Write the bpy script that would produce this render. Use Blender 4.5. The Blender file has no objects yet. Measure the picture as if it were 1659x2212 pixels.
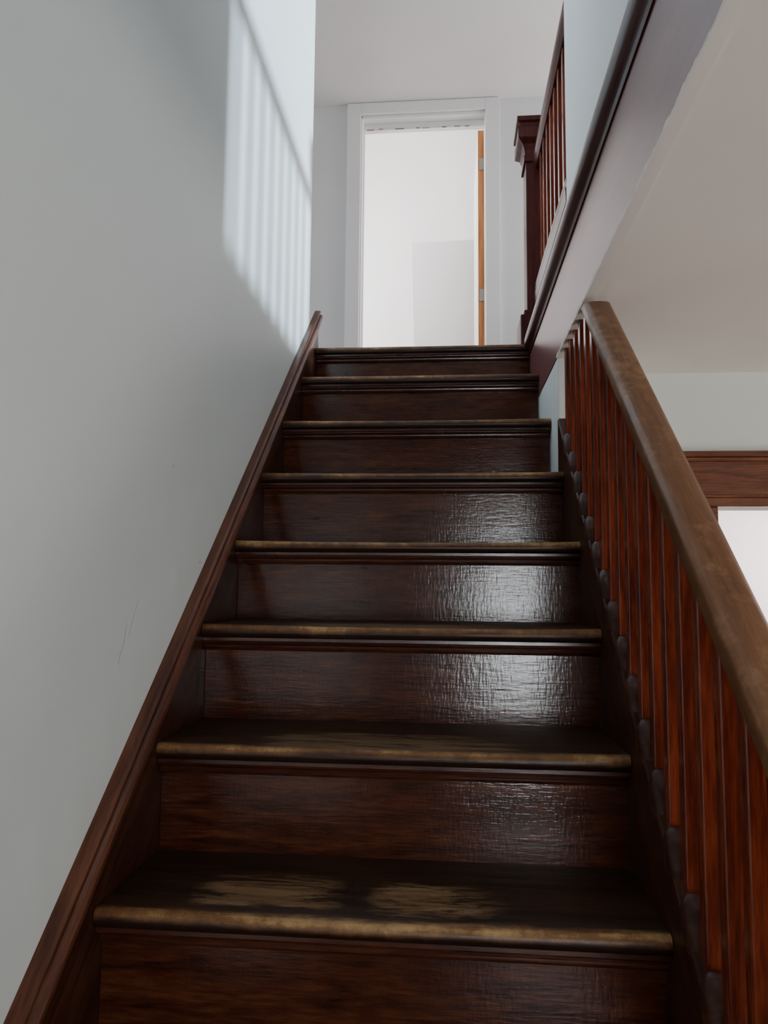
import bpy, bmesh, math, random
from mathutils import Vector, Matrix
random.seed(4)
E=1.38   # eye height above lower floor; everything below is written relative to eye level
C=bpy.context.scene.collection
# ------------------------------------------------------------ materials
def newmat(name):
    m=bpy.data.materials.new(name); m.use_nodes=True
    nt=m.node_tree; b=nt.nodes['Principled BSDF']
    return m,nt,b
def N(nt,t,**k):
    n=nt.nodes.new(t)
    for a,v in k.items(): setattr(n,a,v)
    return n
def ramp(nt,fac,stops):
    r=N(nt,'ShaderNodeValToRGB'); e=r.color_ramp.elements
    while len(e)<len(stops): e.new(0.5)
    for i,(p,c) in enumerate(stops):
        e[i].position=p; e[i].color=(c[0],c[1],c[2],1) if not isinstance(c,(int,float)) else (c,c,c,1)
    nt.links.new(fac,r.inputs[0]); return r.outputs[0]
def coords(nt,scale,rot=(0,0,0)):
    tc=N(nt,'ShaderNodeTexCoord'); oi=N(nt,'ShaderNodeObjectInfo')
    mul=N(nt,'ShaderNodeMath',operation='MULTIPLY'); mul.inputs[1].default_value=37.0
    nt.links.new(oi.outputs['Random'],mul.inputs[0])
    r=N(nt,'ShaderNodeMapping'); r.inputs['Rotation'].default_value=rot
    nt.links.new(tc.outputs['Object'],r.inputs[0])
    s=N(nt,'ShaderNodeMapping'); s.inputs['Scale'].default_value=scale
    nt.links.new(r.outputs[0],s.inputs[0])
    ad=N(nt,'ShaderNodeVectorMath',operation='ADD')
    nt.links.new(s.outputs[0],ad.inputs[0]); nt.links.new(mul.outputs[0],ad.inputs[1])
    return tc,ad.outputs[0]
def noise(nt,vec,scale,detail=4,rough=.5,dist=0):
    n=N(nt,'ShaderNodeTexNoise'); n.inputs['Scale'].default_value=scale; n.inputs['Detail'].default_value=detail
    n.inputs['Roughness'].default_value=rough; n.inputs['Distortion'].default_value=dist
    nt.links.new(vec,n.inputs['Vector']); return n.outputs['Fac']
def mix(nt,f,a,b):
    m=N(nt,'ShaderNodeMix',data_type='RGBA')
    def put(i,v):
        if isinstance(v,(tuple,list)): m.inputs[i].default_value=(*v,1)
        elif isinstance(v,(int,float)): m.inputs[i].default_value=v
        else: nt.links.new(v,m.inputs[i])
    put(0,f); put(6,a); put(7,b); return m.outputs[2]
def math_(nt,op,a,b=None,clamp=False):
    m=N(nt,'ShaderNodeMath',operation=op); m.use_clamp=clamp
    for i,v in enumerate((a,b)):
        if v is None: continue
        if isinstance(v,(int,float)): m.inputs[i].default_value=v
        else: nt.links.new(v,m.inputs[i])
    return m.outputs[0]
def win(nt,s,a,b_,c,d):
    m1=N(nt,'ShaderNodeMapRange',interpolation_type='SMOOTHSTEP'); m1.inputs[1].default_value=a; m1.inputs[2].default_value=b_
    nt.links.new(s,m1.inputs[0])
    m2=N(nt,'ShaderNodeMapRange',interpolation_type='SMOOTHSTEP'); m2.inputs[1].default_value=c; m2.inputs[2].default_value=d
    m2.inputs[3].default_value=1; m2.inputs[4].default_value=0; nt.links.new(s,m2.inputs[0])
    return math_(nt,'MULTIPLY',m1.outputs[0],m2.outputs[0])
def bump(nt,b,h,strength,dist=.002):
    n=N(nt,'ShaderNodeBump'); n.inputs['Strength'].default_value=strength; n.inputs['Distance'].default_value=dist
    nt.links.new(h,n.inputs['Height']); nt.links.new(n.outputs[0],b.inputs['Normal'])
def wood(name,dark,mid,light,rough=.3,grain=(1.2,14,14),rot=(0,0,0),bstr=.35,wear=None,spec=.5,rvar=.25,fscale=14,wth=(.50,.62),hatch=0,bd=.0012):
    m,nt,b=newmat(name)
    tc,v=coords(nt,grain,rot)
    g=noise(nt,v,3.0,8,.62,.6); fine=noise(nt,v,fscale,5,.6)
    gg=math_(nt,'ADD',math_(nt,'MULTIPLY',g,.65),math_(nt,'MULTIPLY',fine,.35))
    col=ramp(nt,gg,[(.36,dark),(.5,mid),(.64,light)])
    tc2,v2=coords(nt,(1,1,1)); blot=noise(nt,v2,5,3)
    if wear:
        sp=noise(nt,v2,28,5,.7)
        w=ramp(nt,math_(nt,'ADD',math_(nt,'MULTIPLY',blot,.35),math_(nt,'MULTIPLY',sp,.65)),[(wth[0],0.0),(wth[1],1.0)])
        col=mix(nt,w,col,wear)
    nt.links.new(col,b.inputs['Base Color'])
    rr=ramp(nt,blot,[(.3,rough*(1-rvar)),(.7,min(1,rough*(1+rvar)))]); nt.links.new(rr,b.inputs['Roughness'])
    b.inputs['Specular IOR Level'].default_value=spec
    h=gg
    if hatch:
        # fine horizontal grain lines crossed by short vertical varnish crazing
        m1=N(nt,'ShaderNodeMapping'); m1.inputs['Scale'].default_value=(18,90,180); nt.links.new(v2,m1.inputs[0])
        m2=N(nt,'ShaderNodeMapping'); m2.inputs['Scale'].default_value=(185,60,44); nt.links.new(v2,m2.inputs[0])
        n1=noise(nt,m1.outputs[0],1,3,.6); n2=noise(nt,m2.outputs[0],1,2,.5)
        h=math_(nt,'ADD',math_(nt,'MULTIPLY',gg,.5),math_(nt,'ADD',math_(nt,'MULTIPLY',n1,hatch),math_(nt,'MULTIPLY',n2,hatch*.5)))
    bump(nt,b,h,bstr,bd)
    return m
def plaster(name,c,rough=.6,var=.03,bstr=.15,spec=.3,scratches=None):
    m,nt,b=newmat(name); tc=N(nt,'ShaderNodeTexCoord')
    n=noise(nt,tc.outputs['Object'],1.7,4); n2=noise(nt,tc.outputs['Object'],60,4)
    a=tuple(max(0,x*(1-var)) for x in c); d=tuple(min(1,x*(1+var)) for x in c)
    col=ramp(nt,n,[(.3,a),(.7,d)])
    if scratches:
        sx=N(nt,'ShaderNodeSeparateXYZ'); nt.links.new(tc.outputs['Object'],sx.inputs[0])
        wob=math_(nt,'MULTIPLY',math_(nt,'SUBTRACT',noise(nt,tc.outputs['Object'],18,3),.5),.02)
        for (y0,z0,y1,z1,wd,amt) in scratches:
            L=math.hypot(y1-y0,z1-z0); ca,sa=(y1-y0)/L,(z1-z0)/L
            yy=math_(nt,'SUBTRACT',sx.outputs[1],y0); zz=math_(nt,'SUBTRACT',sx.outputs[2],z0)
            u=math_(nt,'ADD',math_(nt,'MULTIPLY',yy,ca),math_(nt,'MULTIPLY',zz,sa))
            w=math_(nt,'ADD',math_(nt,'ADD',math_(nt,'MULTIPLY',yy,-sa),math_(nt,'MULTIPLY',zz,ca)),wob)
            k=math_(nt,'MULTIPLY',win(nt,w,-wd,-wd*.3,wd*.3,wd),win(nt,u,0,L*.15,L*.7,L))
            col=mix(nt,math_(nt,'MULTIPLY',k,amt),col,(.22,.20,.18))
    nt.links.new(col,b.inputs['Base Color'])
    b.inputs['Roughness'].default_value=rough; b.inputs['Specular IOR Level'].default_value=spec
    h=math_(nt,'ADD',math_(nt,'MULTIPLY',n,6),math_(nt,'MULTIPLY',n2,.25))
    bump(nt,b,h,bstr,.004)
    return m
def emit(name,c,s):
    m,nt,b=newmat(name); b.inputs['Base Color'].default_value=(.8,.8,.8,1)
    b.inputs['Emission Color'].default_value=(*c,1); b.inputs['Emission Strength'].default_value=s; return m

# tread: dark stained top with golden worn nosing and bare patches
def tread_mat(name,mode):
    m,nt,b=newmat(name)
    tc,v=coords(nt,(1.4,16,16)); g=noise(nt,v,3,8,.62,.5)
    tc2,v2=coords(nt,(1,5,5)); pn=noise(nt,v2,6,8,.78,.4); pf=noise(nt,v2,24,5,.8)
    tc3,v3=coords(nt,(1,1,1)); sp=noise(nt,v3,30,6,.75); lw=noise(nt,v3,4,2)
    sx=N(nt,'ShaderNodeSeparateXYZ'); nt.links.new(tc.outputs['Object'],sx.inputs[0])
    X,Y,Z=sx.outputs
    base=ramp(nt,g,[(.35,(.012,.006,.003)),(.6,(.036,.016,.008))])
    if mode==0:
        xs=math_(nt,'ADD',win(nt,X,-.38,-.22,-.12,-.02),win(nt,X,-.06,.04,.07,.28),clamp=True)
        patch=math_(nt,'MULTIPLY',xs,win(nt,Y,.005,.065,.10,.23)); k=1.0
    else:
        xs=win(nt,X,-.34,-.12,.05,.38)
        patch=math_(nt,'MULTIPLY',xs,win(nt,Y,-.03,.03,.09,.20)); k=1.1 if mode==1 else .6
    nn=math_(nt,'ADD',math_(nt,'MULTIPLY',pn,.6),math_(nt,'MULTIPLY',pf,.4))
    # spread the noise so the edges become ragged
    nn=math_(nt,'ADD',math_(nt,'MULTIPLY',math_(nt,'SUBTRACT',nn,.5),6.0),.64,clamp=True)
    pm=ramp(nt,math_(nt,'MULTIPLY',math_(nt,'MULTIPLY',patch,nn),k),[(.22,0.0),(.62,1.0)])
    bare=ramp(nt,g,[(.35,(.14,.076,.032)),(.65,(.25,.155,.075))])
    col=mix(nt,math_(nt,'MULTIPLY',pm,.85 if mode!=1 else .55),base,bare)
    # worn nosing whose inner limit wanders
    yw=math_(nt,'ADD',Y,math_(nt,'MULTIPLY',math_(nt,'SUBTRACT',pn,.5),.05))
    nose=win(nt,yw,-1,-.5,.006,.026)
    top=win(nt,Z,-.026,-.006,1,2)
    wn=math_(nt,'ADD',math_(nt,'MULTIPLY',g,.3),math_(nt,'ADD',math_(nt,'MULTIPLY',pn,.3),math_(nt,'MULTIPLY',sp,.4)))
    wn=math_(nt,'ADD',wn,math_(nt,'MULTIPLY',math_(nt,'SUBTRACT',top,.75),.34))
    wn=math_(nt,'ADD',wn,math_(nt,'MULTIPLY',math_(nt,'SUBTRACT',lw,.5),.45))
    ncol=ramp(nt,wn,[(.35,(.022,.009,.005)),(.47,(.075,.031,.012)),(.58,(.165,.078,.028)),(.70,(.38,.23,.10))])
    col=mix(nt,nose,col,ncol)
    nt.links.new(col,b.inputs['Base Color'])
    nt.links.new(ramp(nt,pm,[(0,.38),(1,.7)]),b.inputs['Roughness'])
    b.inputs['Specular IOR Level'].default_value=.28
    bump(nt,b,math_(nt,'ADD',g,math_(nt,'MULTIPLY',sp,.6)),.5,.0014)
    return m
SL=-math.atan(.86)
M={}
M['tread0']=tread_mat('tread_wood_two_worn_patches',0)
M['tread1']=tread_mat('tread_wood_long_worn_strip',1)
M['tread2']=tread_mat('tread_wood_light_wear',2)
M['riser']=wood('riser_wood',(.024,.0052,.0022),(.055,.0132,.0054),(.095,.027,.0105),rough=.15,grain=(2.2,9,15),bstr=.85,rvar=.1,fscale=11,spec=.42,hatch=.62,bd=.0009)
M['mould']=wood('stair_moulding_wood',(.025,.006,.004),(.055,.014,.007),(.095,.03,.014),rough=.24)
M['fillet']=wood('fillet_wood',(.022,.006,.004),(.045,.013,.008),(.08,.028,.014),rough=.40,spec=.28)
M['skirt']=wood('skirt_wood',(.018,.005,.003),(.042,.013,.006),(.07,.025,.011),rough=.42,grain=(12,1.2,14),rot=(SL,0,0),spec=.2)
M['cap']=wood('skirt_cap_wood',(.036,.010,.005),(.085,.025,.011),(.135,.047,.021),rough=.36,grain=(12,1.2,14),rot=(SL,0,0),spec=.35)
M['rail']=wood('handrail_wood',(.098,.038,.015),(.145,.060,.024),(.185,.085,.037),rough=.42,grain=(16,1.2,16),rot=(SL,0,0),bstr=.3,wear=(.24,.13,.062),wth=(.50,.66),spec=.35)
M['bal']=wood('baluster_wood',(.052,.0085,.004),(.135,.021,.0085),(.27,.050,.018),rough=.19,grain=(12,12,1.2),bstr=.6,rvar=.4)
M['maroon']=wood('dark_mahogany_varnish',(.035,.007,.005),(.060,.012,.009),(.09,.020,.015),rough=.34,grain=(14,1.2,14),bstr=.2,rvar=.1,spec=.3)
M['newel']=wood('newel_mahogany_varnish',(.040,.0075,.006),(.068,.013,.010),(.10,.022,.016),rough=.45,grain=(14,14,1.2),bstr=.2,rvar=.1,spec=.2)
M['fascia']=wood('gloss_mahogany_board',(.155,.050,.048),(.18,.062,.058),(.205,.075,.070),rough=.33,grain=(10,.4,4),bstr=.02,spec=.38,rvar=.02)
M['header']=wood('red_brown_door_casing',(.055,.015,.007),(.12,.034,.013),(.20,.068,.026),rough=.35,grain=(1.2,14,14))
M['edge']=wood('bare_door_edge_wood',(.34,.11,.03),(.48,.18,.05),(.58,.25,.08),rough=.5,grain=(14,14,1.2))
M['wallL']=plaster('grey_white_wall_paint',(.635,.68,.675),rough=.45,var=.015,bstr=.22,spec=.3,
   scratches=[(1.095,1.225,1.13,1.315,.0018,.6),(1.13,1.27,1.175,1.36,.0016,.5),(1.50,1.42,1.53,1.428,.003,.3),(1.32,1.62,1.325,1.632,.003,.5)])
M['white']=plaster('white_wall_paint',(.77,.77,.76),rough=.55)
M['ceil']=plaster('ceiling_paint',(.86,.815,.81),rough=.7)
M['lceil']=plaster('cream_ceiling_paint',(.89,.825,.775),rough=.6,bstr=.2)
M['green']=plaster('pale_green_white_paint',(.66,.69,.63),rough=.6)
M['trimw']=plaster('gloss_white_trim',(.87,.86,.84),rough=.35,bstr=.05,spec=.4)
M['pink']=plaster('pinkish_white_paint',(.84,.765,.77),rough=.6)
M['greyp']=plaster('partition_less_lit_grey',(.60,.57,.58),rough=.6)  # greyer than the white walls so the face reads as less lit
M['dark_wall']=wood('dark_unseen_wall',(.012,.006,.004),(.025,.012,.008),(.04,.02,.012),rough=.6,grain=(14,14,1.2),spec=.2)  # unseen wall given dark wood only to cut its reflection in the risers
M['floor']=wood('floor_boards',(.05,.025,.013),(.09,.045,.025),(.14,.075,.04),rough=.4,grain=(10,1,10))
M['metal']=newmat('hinge_steel')[0]
b=M['metal'].node_tree.nodes['Principled BSDF']; b.inputs['Base Color'].default_value=(.35,.30,.26,1); b.inputs['Metallic'].default_value=.5; b.inputs['Roughness'].default_value=.5
M['daylight']=emit('daylight_pane',(.85,.92,1),8)
M['daylight2']=emit('front_daylight_pane',(.90,.96,1),28)
M['chip']=newmat('exposed_paint_chip')[0]; M['chip'].node_tree.nodes['Principled BSDF'].inputs['Base Color'].default_value=(.25,.17,.12,1)

# ------------------------------------------------------------ mesh helpers
def finish(bm,name,mat,loc=(0,0,0),bevel=0,smooth=False,parent=None,kind=None,label=None,seg=2,angle=40):
    bmesh.ops.recalc_face_normals(bm,faces=bm.faces)
    me=bpy.data.meshes.new(name); bm.to_mesh(me); bm.free()
    for mt in (mat if isinstance(mat,list) else [mat]): me.materials.append(M[mt])
    o=bpy.data.objects.new(name,me); C.objects.link(o)
    o.location=(loc[0],loc[1],loc[2]+(E if parent is None else 0))
    if parent is not None:
        o.parent=parent; pl=parent_loc(parent); o.location=(loc[0]-pl[0],loc[1]-pl[1],loc[2]+E-pl[2])
    if bevel:
        md=o.modifiers.new('bevel','BEVEL'); md.width=bevel; md.segments=seg; md.limit_method='ANGLE'; md.angle_limit=math.radians(35)
    if smooth:
        for p in me.polygons: p.use_smooth=True
        try: me.set_sharp_from_angle(angle=math.radians(angle))
        except Exception: pass
    if kind: o['kind']=kind
    if label: o['label']=label
    return o
def parent_loc(p):
    v=Vector((0,0,0))
    while p is not None: v+=Vector(p.location); p=p.parent
    return v
def addbox(bm,x0,x1,y0,y1,z0,z1,mi=0):
    vs=[bm.verts.new((x,y,z)) for x in(x0,x1) for y in(y0,y1) for z in(z0,z1)]
    for f in((0,1,3,2),(4,6,7,5),(0,4,5,1),(2,3,7,6),(0,2,6,4),(1,5,7,3)):
        bm.faces.new([vs[i] for i in f]).material_index=mi
def boxes(name,mat,bl,bevel=0,**k):
    """bl: list of (x0,x1,y0,y1,z0,z1) in eye-relative metres; origin at base centre of the union"""
    lo=[min(b[i] for b in bl) for i in(0,2,4)]; hi=[max(b[i] for b in bl) for i in(1,3,5)]
    c=((lo[0]+hi[0])/2,(lo[1]+hi[1])/2,lo[2]); bm=bmesh.new()
    for bb in bl: addbox(bm,bb[0]-c[0],bb[1]-c[0],bb[2]-c[1],bb[3]-c[1],bb[4]-c[2],bb[5]-c[2],bb[6] if len(bb)>6 else 0)
    return finish(bm,name,mat,c,bevel,**k)
def sweep(name,mat,prof,A,B,cutA=None,cutB=None,**k):
    """prof: list of (x,h) plumb section; A,B=(y,z) path ends. cut = z height for a level cut."""
    s=(B[1]-A[1])/(B[0]-A[0]); n=len(prof); bm=bmesh.new()
    c=(sum(p[0] for p in prof)/n,(A[0]+B[0])/2,(A[1]+B[1])/2); ends=[]
    for (y,z),cut in((A,cutA),(B,cutB)):
        ring=[]
        for x,h in prof:
            yy,zz=y,z+h
            if cut is not None and zz>cut: yy=y-(zz-cut)/s; zz=cut
            ring.append(bm.verts.new((x-c[0],yy-c[1],zz-c[2])))
        ends.append(ring)
    a,b_=ends
    for i in range(n): bm.faces.new((a[i],a[(i+1)%n],b_[(i+1)%n],b_[i]))
    bm.faces.new(a); bm.faces.new(b_[::-1])
    return finish(bm,name,mat,c,**k)
def sweepx(name,mat,prof,x0,x1,at,bump_=0,segs=1,**k):
    """prof: (y,z) local section, extruded along X, at=(y,z)"""
    bm=bmesh.new(); n=len(prof); w=(x1-x0)/2; rings=[]
    for j in range(segs+1):
        x=-w+2*w*j/segs
        rings.append([bm.verts.new((x,p[0],p[1]-bump_*(1-(x/w)**2)*(1 if p[0]<.02 and p[1]>-.02 else 0))) for p in prof])
    for j in range(segs):
        a,b_=rings[j],rings[j+1]
        for i in range(n): bm.faces.new((a[i],a[(i+1)%n],b_[(i+1)%n],b_[i]))
    bm.faces.new(rings[0]); bm.faces.new(rings[-1][::-1])
    return finish(bm,name,mat,((x0+x1)/2,at[0],at[1]),**k)
def empty(name,loc,label,cat):
    e=bpy.data.objects.new(name,None); e.empty_display_size=.1; C.objects.link(e)
    e.location=(loc[0],loc[1],loc[2]+E); e['label']=label; e['category']=cat; return e
def copyof(o,parent,loc):
    c=o.copy(); C.objects.link(c); c.parent=parent; pl=parent_loc(parent)
    c.location=(loc[0]-pl[0],loc[1]-pl[1],loc[2]+E-pl[2]); return c
ST='structure'
XL,XR=-.566,.334; WL=-.586
FU,CU,CL,FL=.996,3.15,.708,-1.38
GX,GY=.385,2.21      # guard railing line and the end of the stairwell wall
WFX=.356             # face of the upper stairwell wall
# ------------------------------------------------------------ room shell
boxes('floor','floor',[(-.706,4.2,-2.6,2.6,FL-.1,FL),(.45,4.2,2.6,5.2,FL-.1,FL)],kind=ST)
boxes('wall_left','wallL',[(-.706,WL,-2.6,3.0,FL,CU)],bevel=.006,kind=ST)
boxes('floor_upper','floor',[(-2.2,5.5,3.10,8.0,CL+.03,FU),(.352,5.5,-.2,3.10,CL+.03,FU),(-.586,5.5,-2.6,-.2,CL+.03,FU)],kind=ST)
boxes('ceiling_lower','lceil',[(.352,4.2,-.2,2.5,CL,CL+.03),(WL,4.2,-2.6,-.2,CL,CL+.03),(.45,4.2,2.5,5.2,CL,CL+.03)],kind=ST)
boxes('ceiling_upper','ceil',[(-2.3,5.6,-2.7,4.7,CU,CU+.1)],kind=ST)
boxes('wall_stairwell_upper','white',[(WFX,WFX+.08,-.2,GY,FU,CU)],bevel=.004,kind=ST)
boxes('wall_header_south','white',[(WL,WFX,-.3,-.2,FU,CU)],kind=ST)
boxes('wall_back_upper','white',[(-2.2,-.579,4.6,4.72,FU,CU),(.231,5.5,4.6,4.72,FU,CU),(-.579,.231,4.6,4.72,3.07,CU)],kind=ST)
boxes('wall_west_upper','white',[(-2.3,-2.2,2.9,4.72,FU,CU)],kind=ST)
boxes('wall_hall_south','white',[(-2.3,-.706,2.9,3.0,FU,CU)],kind=ST)
boxes('wall_south_upper','white',[(WFX+.08,5.5,-.3,-.2,FU,CU)],kind=ST)
boxes('wall_east_upper','white',[(5.5,5.6,-.3,3.3,FU,CU),(5.5,5.6,4.3,4.72,FU,CU),(5.5,5.6,3.3,4.3,FU,FU+.9),(5.5,5.6,3.3,4.3,FU+2.0,CU)],kind=ST)
# room beyond the upper doorway
boxes('wall_bedroom_back','white',[(-2.5,3.0,6.9,7.0,FU,4.75)],kind=ST)
boxes('wall_bedroom_left','white',[(-2.6,-2.5,4.72,7.0,FU,4.75)],kind=ST)
boxes('wall_bedroom_right','white',[(3.0,3.1,4.72,7.0,FU,4.75)],kind=ST)
boxes('wall_bedroom_front','white',[(-2.5,3.0,4.66,4.72,CU+.1,4.75)],kind=ST)
boxes('ceiling_bedroom','white',[(-2.6,3.1,4.66,7.0,4.75,4.85)],kind=ST)
# closet side wall with a slightly leaning free edge
bm=bmesh.new(); pp=[(-.27,FU),(1.4,FU),(1.4,2.90),(-.33,2.86)]
ra=[bm.verts.new((p[0]-.5,-.05,p[1]-FU)) for p in pp]; rb=[bm.verts.new((p[0]-.5,.05,p[1]-FU)) for p in pp]
for i in range(4): bm.faces.new((ra[i],ra[(i+1)%4],rb[(i+1)%4],rb[i]))
bm.faces.new(ra); bm.faces.new(rb[::-1])
finish(bm,'wall_closet_partition','greyp',(.5,6.05,FU),bevel=.01,kind=ST)
# lower room
boxes('wall_far_lower','green',[(.435,.868,2.5,2.6,FL,CL),(1.75,4.2,2.5,2.6,FL,CL),(.868,1.75,2.5,2.6,.257,CL)],kind=ST)
boxes('wall_stair_side','white',[(XR+.002,.435,2.30,3.09,FL,CL)],bevel=.004,kind=ST)
boxes('wall_east_lower','green',[(4.2,4.3,-2.6,5.2,FL,CL)],kind=ST)
WX0,WX1,WZ0,WZ1=.30,.83,-.95,.34
boxes('wall_south_lower','dark_wall',[(-.706,WX0,-2.7,-2.6,FL,CL),(WX1,4.2,-2.7,-2.6,FL,CL),(WX0,WX1,-2.7,-2.6,FL,WZ0),(WX0,WX1,-2.7,-2.6,WZ1,CL)],kind=ST)
boxes('wall_kitchen_back','pink',[(.45,4.2,5.2,5.3,FL,CL)],kind=ST)
boxes('wall_kitchen_left','pink',[(.35,.45,2.6,5.2,FL,CL)],kind=ST)
# wall closing the space below the right stringer
bm=bmesh.new()
pts=[(.42,FL),(2.30,FL),(2.30,.20),(.42,-1.36)]
ra=[bm.verts.new((-.02,p[0]-1.36,p[1]-FL)) for p in pts]; rb=[bm.verts.new((.02,p[0]-1.36,p[1]-FL)) for p in pts]
for i in range(4): bm.faces.new((ra[i],ra[(i+1)%4],rb[(i+1)%4],rb[i]))
bm.faces.new(ra); bm.faces.new(rb[::-1])
finish(bm,'wall_under_stair','green',(.412,1.36,FL),kind=ST)

# ------------------------------------------------------------ windows (out of frame light sources)
w=boxes('window_1','trimw',[(5.47,5.6,3.3,3.36,FU+.9,FU+2),(5.47,5.6,4.24,4.3,FU+.9,FU+2),(5.47,5.6,3.36,4.24,FU+.9,FU+.96),(5.47,5.6,3.36,4.24,FU+1.94,FU+2),(5.5,5.55,3.36,4.24,FU+1.43,FU+1.47)],kind=ST)
boxes('pane','daylight',[(5.56,5.57,3.36,4.24,FU+.96,FU+1.94)],parent=w)
w=boxes('window_2','trimw',[(WX0,WX0+.04,-2.7,-2.57,WZ0,WZ1),(WX1-.04,WX1,-2.7,-2.57,WZ0,WZ1),(WX0+.04,WX1-.04,-2.7,-2.57,WZ0,WZ0+.04),(WX0+.04,WX1-.04,-2.7,-2.57,WZ1-.04,WZ1)],kind=ST)
boxes('pane','daylight2',[(WX0+.04,WX1-.04,-2.69,-2.68,WZ0+.04,WZ1-.04)],parent=w)

# ------------------------------------------------------------ staircase
T=[(.45,-1.165),(.70,-.95),(.948,-.735),(1.197,-.522),(1.433,-.312),(1.68,-.096),(1.928,.111),(2.183,.331),(2.448,.55),(2.752,.789),(3.037,.996)]
stair=empty('staircase',(-.116,1.7,FL),'dark brown stained wooden staircase with worn golden tread edges','staircase')
th=.031; OV=.036
for i,(y,z) in enumerate(T):
    nxt=T[i+1][0]+OV+.004 if i+1<len(T) else y+.12
    d=nxt-y; prof=[]
    for k in range(9):
        a=math.radians(90+180*k/8); prof.append((th/2*.7+th/2*.7*math.cos(a),-th/2+th/2*math.sin(a)))
    prof=[(d,0)]+prof+[(d,-th)]
    dip=.004 if i<9 else .001
    sweepx('tread','tread0' if i in(3,) else 'tread1' if i in(4,5) else 'tread2',prof,XL+.001,XR-.001,(y,z),bump_=dip,segs=14,smooth=True,parent=stair,
           label='stair tread with rounded, worn golden nosing' if i<len(T)-1 else 'landing edge tread with rounded worn nosing')
    zb=T[i-1][1] if i else FL
    sweepx('riser','riser',[(0,0),(0,z-th-zb),(.02,z-th-zb),(.02,0)],XL+.001,XR-.001,(y+OV,zb),parent=stair)
    # scotia + bead moulding tucked under the nosing
    mp=[(0,0),(-.026,0),(-.026,-.007),(-.021,-.009),(-.020,-.012),(-.014,-.014),(-.010,-.018),(-.009,-.022),(-.012,-.025),(-.008,-.030),(0,-.031)]
    sweepx('tread_moulding','mould',mp,XL+.001,XR-.001,(y+OV,z-th),smooth=True,angle=30,parent=stair)
def capline(y): return -.414+.834*(y-1.197)
def strline(y): return -.428+.854*(y-1.197)
def raill(y): return .012+.872*(y-1.077)
# wall skirt board and its moulded cap
sweep('skirt_board','skirt',[(WL,-.36),(WL,-.01),(XL,-.01),(XL,-.36)],(.30,capline(.30)),(3.10,capline(3.10)),cutB=None,parent=stair)
capp=[(WL,-.075),(WL,0),(-.566,0),(-.560,-.004),(-.560,-.010),(-.564,-.013),(-.564,-.017),(-.554,-.020),(-.549,-.028),(-.549,-.036),(-.554,-.043),(-.563,-.046),(-.563,-.050),(-.557,-.053),(-.557,-.062),(-.565,-.075)]
sweep('skirt_cap_moulding','cap',capp,(.30,capline(.30)),(3.115,capline(3.115)),smooth=True,angle=25,parent=stair)
# right stringer
strp=[(XR,-.38),(XR,-.006),(XR+.004,0),(.386,0),(.390,-.006),(.390,-.38)]
sweep('stringer','skirt',strp,(.40,strline(.40)),(2.299,strline(2.299)),parent=stair)

# ------------------------------------------------------------ stair railing
rail=empty('stair_railing',(.36,1.3,FL),'reddish brown stair railing with slim square balusters and rounded handrail','railing')
rp=[(.338,0),(.331,.005),(.328,.014),(.328,.040),(.331,.049),(.339,.055),(.352,.058),(.368,.058),(.381,.055),(.389,.049),(.392,.040),(.392,.014),(.389,.005),(.382,0)]
sweep('handrail','rail',rp,(.42,raill(.42)),(1.9,raill(1.9)),cutB=CL-.020,smooth=True,parent=rail,label='worn brown rounded handrail')
bw=.013
def balmesh(h):
    bm=bmesh.new(); addbox(bm,-bw,bw,-bw,bw,0,h); return bm
ys=[.46+.0795*i for i in range(24)]
base=finish(balmesh(.575),'baluster','bal',(.358,ys[0],strline(ys[0])-.010),bevel=.0025,parent=rail)
for i,y in enumerate(ys[1:]):
    if y>2.28: break
    z0=strline(y)-.010
    if raill(y)+.03<CL-.01: copyof(base,rail,(.358,y,z0))
    else:
        h=CL-z0-.001
        finish(balmesh(h),'baluster','bal',(.358,y,z0),bevel=.0025,parent=rail)
fb=None
for a,b2 in zip(ys,ys[1:]):
    if b2>2.28: break
    y0,y1=a+bw,b2-bw
    if fb is None:
        # dark rounded fillet block filling the gap between two baluster feet
        bm=bmesh.new(); n=14; L=(y1-y0)/2; sl=.854; rings=[]
        for j in range(n+1):
            t=-1+2*j/n; yy=t*L; zz=sl*yy; r_=math.sqrt(max(0,1-t*t)); up=.006+.026*r_; w_=.014+.015*r_
            rings.append([bm.verts.new((x,yy,zz+h)) for x,h in((-w_,-.014*r_-.004),(-w_,up*.35),(-w_+.003,up*.7),(-w_+.010,up),(.012,up),(.018,up-.005),(.018,-.012))])
        for r1,r2 in zip(rings,rings[1:]):
            for q in range(7): bm.faces.new((r1[q],r1[(q+1)%7],r2[(q+1)%7],r2[q]))
        bm.faces.new(rings[0]); bm.faces.new(rings[-1][::-1])
        fb=finish(bm,'fillet','fillet',(.358,(y0+y1)/2,(strline(y0)+strline(y1))/2),smooth=True,angle=60,parent=rail)
    else: copyof(fb,rail,(.358,(y0+y1)/2,(strline(y0)+strline(y1))/2))

# ------------------------------------------------------------ landing fascia, mouldings
boxes('trim_fascia','fascia',[(XR,.352,-.2,3.06,CL,FU)],bevel=.002,kind=ST,label='glossy mahogany fascia board')
nz=[(WFX-.001,FU-.03),(.352,FU-.045),(.330,FU-.045),(.326,FU-.038),(.330,FU-.030),(.324,FU-.022),(.314,FU-.016),(.308,FU-.004),(.308,FU+.012),(.314,FU+.022),(.326,FU+.028),(.326,FU+.05),(.334,FU+.058),(.338,FU+.075),(.346,FU+.080),(WFX-.001,FU+.080)]
sweep('trim_landing_edge','maroon',[(x,h) for x,h in nz],(-.2,0),(3.04,0),smooth=True,angle=50,kind=ST,label='dark moulded landing edge')
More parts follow.
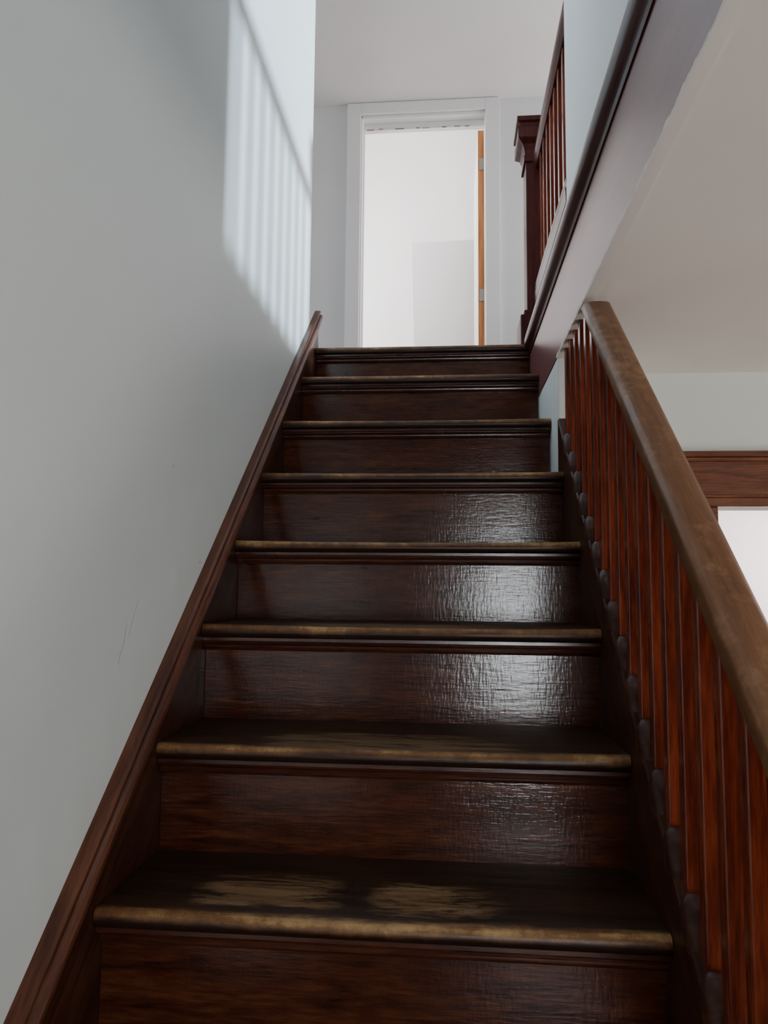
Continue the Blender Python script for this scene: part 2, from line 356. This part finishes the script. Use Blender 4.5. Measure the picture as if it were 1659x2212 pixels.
# uneven paint/plaster bead where ceiling meets fascia
bm=bmesh.new(); rings=[]; r=0
for j in range(241):
    y=-.2+2.5*j/240; r=.6*r+random.uniform(-.0022,.0022)
    rings.append([bm.verts.new((a,y-1.05,b_)) for a,b_ in((.024,.0),(.0-.0005,.0),(-.0015,.006+r),(.0,.008+r),(.024,.008))])
for a,b_ in zip(rings,rings[1:]):
    for i in range(5): bm.faces.new((a[i],a[(i+1)%5],b_[(i+1)%5],b_[i]))
bm.faces.new(rings[0]); bm.faces.new(rings[-1][::-1])
finish(bm,'trim_plaster_bead','lceil',(XR-.001,1.05,CL-.003),kind=ST)

# ------------------------------------------------------------ landing guard railing
guard=empty('landing_railing',(GX,2.75,FU),'dark mahogany landing railing with square newel post and slim balusters','railing')
sh=[(-.022,.082),(-.022,.150),(-.027,.156),(-.024,.165),(-.030,.172),(-.032,.215),(-.026,.222),(-.030,.232),(-.030,.248),(-.022,.258),(.022,.258),(.030,.248),(.030,.172),(.022,.15),(.022,.0),(-.022,.0)]
sweep('shoe_rail','maroon',[(GX+x,h) for x,h in sh],(GY,FU),(3.075,FU),smooth=True,angle=30,parent=guard,label='dark moulded base board carrying the balusters')
hr=[(-.016,-.065),(-.026,-.052),(-.030,-.035),(-.029,-.014),(-.020,-.003),(-.006,.002),(.006,.002),(.020,-.003),(.029,-.014),(.030,-.035),(.026,-.052),(.016,-.065)]
sweep('handrail','maroon',[(GX+x,h) for x,h in hr],(GY,1.845),(3.075,1.845),smooth=True,parent=guard)
gb=None
for i in range(8):
    y=GY+.055+.1*i
    if gb is None:
        gb=finish(balmesh(.54),'baluster','bal',(GX,y,FU+.25),bevel=.0025,parent=guard)
    else: copyof(gb,guard,(GX,y,FU+.25))
NX,NY=.385,3.135
nh=.058
newel=boxes('newel_post','newel',[(NX-nh,NX+nh,NY-nh,NY+nh,FU,1.90)],bevel=.004,parent=guard,label='square mahogany newel post')
boxes('newel_base','newel',[(NX-.088,NX+.088,NY-.088,NY+.088,FU,FU+.13),(NX-.072,NX+.072,NY-.072,NY+.072,FU+.13,FU+.155)],bevel=.005,parent=newel)
# stepped, flared cap
bm=bmesh.new(); prof=[(.058,1.81),(.066,1.81),(.066,1.835),(.062,1.84),(.064,1.86),(.072,1.885),(.088,1.90),(.092,1.905),(.092,1.95),(.086,1.96),(.086,1.972),(.096,1.978),(.096,1.997),(.07,2.012),(.0,2.020)]
prev=None
for r,z in prof:
    ring=[bm.verts.new((sx*max(r,.0005),sy*max(r,.0005),z-1.81)) for sx,sy in((-1,-1),(1,-1),(1,1),(-1,1))]
    if prev:
        for i in range(4): bm.faces.new((prev[i],prev[(i+1)%4],ring[(i+1)%4],ring[i]))
    else: bm.faces.new(ring)
    prev=ring
bm.faces.new(prev[::-1])
finish(bm,'newel_cap','newel',(NX,NY,1.81),parent=newel,label='stepped square newel cap')

# ------------------------------------------------------------ upper doorway
a0,a1,zt=-.579,.231,3.07
def casing(name,bl,**k): return boxes(name,'trimw',bl,bevel=.003,kind=ST,**k)
casing('trim_door_casing',[(a0-.092,a0,4.578,4.6,FU,zt+.076),(a1,a1+.092,4.578,4.6,FU,zt+.076),(a0,a1,4.578,4.6,zt,zt+.076)],label='white painted door casing')
casing('trim_door_jamb',[(a0-.001,a0+.010,4.6,4.72,FU,zt),(a1-.004,a1+.001,4.6,4.72,FU,zt),(a0,a1,4.6,4.72,zt-.02,zt),
   (a0+.0,a1,4.66,4.70,zt-.066,zt-.02),(a0+.010,a0+.016,4.66,4.70,FU,zt-.05)])
door=boxes('door_1',['trimw','edge'],[(.188,.229,4.735,5.50,FU+.01,3.02)],bevel=.001,kind=ST,label='white door standing open with bare orange wood edge')
for p in door.data.polygons:
    if p.normal.y<-.9: p.material_index=1
for hz in (1.84,2.74):
    boxes('hinge','metal',[(.195,.226,4.728,4.736,hz,hz+.08)],parent=door)
ch=boxes('trim_paint_chips','chip',[(x,x+l,4.6585,4.6598,zt-.066+h,zt-.066+h+t) for x,l,h,t in((-.55,.05,.0,.006),(-.47,.03,.004,.005),(-.36,.06,.0,.007),(-.22,.02,.002,.006),(-.18,.05,0,.004),(-.05,.03,0,.007),(.03,.04,.002,.005),(.10,.03,0,.006))],kind=ST)
# baseboards on the landing
boxes('baseboard_back','trimw',[(-2.2,a0-.095,4.585,4.6,FU,FU+.14),(a1+.095,5.5,4.585,4.6,FU,FU+.14)],kind=ST)

# ------------------------------------------------------------ lower doorway header + casings
hx0,hx1=.765,1.86
boxes('trim_door_header','header',[(hx0,hx1,2.476,2.5,.262,.435),(hx0-.012,hx1+.012,2.462,2.5,.405,.418),(hx0-.02,hx1+.02,2.455,2.5,.418,.437),
   (hx0-.006,hx1+.006,2.468,2.5,.285,.296),(hx0-.010,hx1+.010,2.462,2.5,.257,.285)],bevel=.003,kind=ST,label='red-brown varnished door header with moulded edges')
boxes('trim_lower_door_casing','header',[(hx0+.005,.868,2.478,2.5,FL,.257),(1.75,hx1-.005,2.478,2.5,FL,.257)],bevel=.003,kind=ST)

# ------------------------------------------------------------ lights
def area(name,loc,target,w,h,power,col,spread=180):
    l=bpy.data.lights.new(name,'AREA'); l.shape='RECTANGLE'; l.size=w; l.size_y=h; l.energy=power; l.color=col; l.spread=math.radians(spread)
    o=bpy.data.objects.new(name,l); C.objects.link(o); o.location=(loc[0],loc[1],loc[2]+E)
    d=Vector(target)-Vector(loc); o.rotation_euler=d.to_track_quat('-Z','Y').to_euler(); return o
area('bedroom_daylight',(-1.7,5.3,2.8),(.3,7.0,2.2),1.2,1.2,105,(1,.96,.965))
area('bedroom_fill',(-.5,5.2,4.6),(-.2,6.9,2.5),.8,.8,48,(1,.95,.95))  # added second fill to brighten the room behind the doorway
area('hall_window_daylight',(5.42,3.8,2.3),(0,3.6,3.0),.85,.95,85,(.95,.95,1))
area('hall_ceiling_fill',(1.5,4.0,1.6),(.6,3.3,3.1),.5,.5,17,(1,.96,.95))  # added fill aimed up to brighten the hall ceiling, no lamp stands here
area('stairwell_fill',(-.1,.5,3.1),(-.3,1.2,0),.6,.9,7,(.90,.96,1))  # added soft fill for the upper left wall, no roof opening here
sp=bpy.data.lights.new('hall_sunlight','SPOT'); sp.energy=1900; sp.color=(.70,.86,1); sp.shadow_soft_size=.145; sp.spot_size=math.radians(40); sp.spot_blend=.3
o=bpy.data.objects.new('hall_sunlight',sp); C.objects.link(o); S=Vector((3.3,3.36,2.38)); o.location=(S[0],S[1],S[2]+E)
d=Vector((-.586,2.45,1.7))-S; o.rotation_euler=d.to_track_quat('-Z','Y').to_euler()
area('lower_room_daylight',(4.0,.2,-.5),(1.6,.9,.7),1.4,1.2,78,(1,.965,.93))
area('kitchen_daylight',(2.6,4.2,.6),(1.2,4.0,-.8),1.2,1.0,130,(1,.94,.94))
wd=bpy.data.worlds.new('World'); bpy.context.scene.world=wd; wd.use_nodes=True
wd.node_tree.nodes['Background'].inputs[0].default_value=(.75,.82,.9,1); wd.node_tree.nodes['Background'].inputs[1].default_value=.3

# ------------------------------------------------------------ camera
f,yaw,pit,rol=1605.2,.0879,.0959,.0094
cy,sy=math.cos(yaw),math.sin(yaw)
F=Vector((-sy*math.cos(pit),cy*math.cos(pit),math.sin(pit))); R=Vector((cy,sy,0)); U=R.cross(F)
c,s=math.cos(rol),math.sin(rol); R2=c*R+s*U; U2=-s*R+c*U
cd=bpy.data.cameras.new('camera'); co=bpy.data.objects.new('camera',cd); C.objects.link(co)
cd.sensor_fit='VERTICAL'; cd.sensor_height=36; cd.lens=f/2212*36; cd.clip_start=.02
mw=Matrix((R2,U2,-F)).transposed().to_4x4(); mw.translation=Vector((0,0,E)); co.matrix_world=mw
bpy.context.scene.camera=co
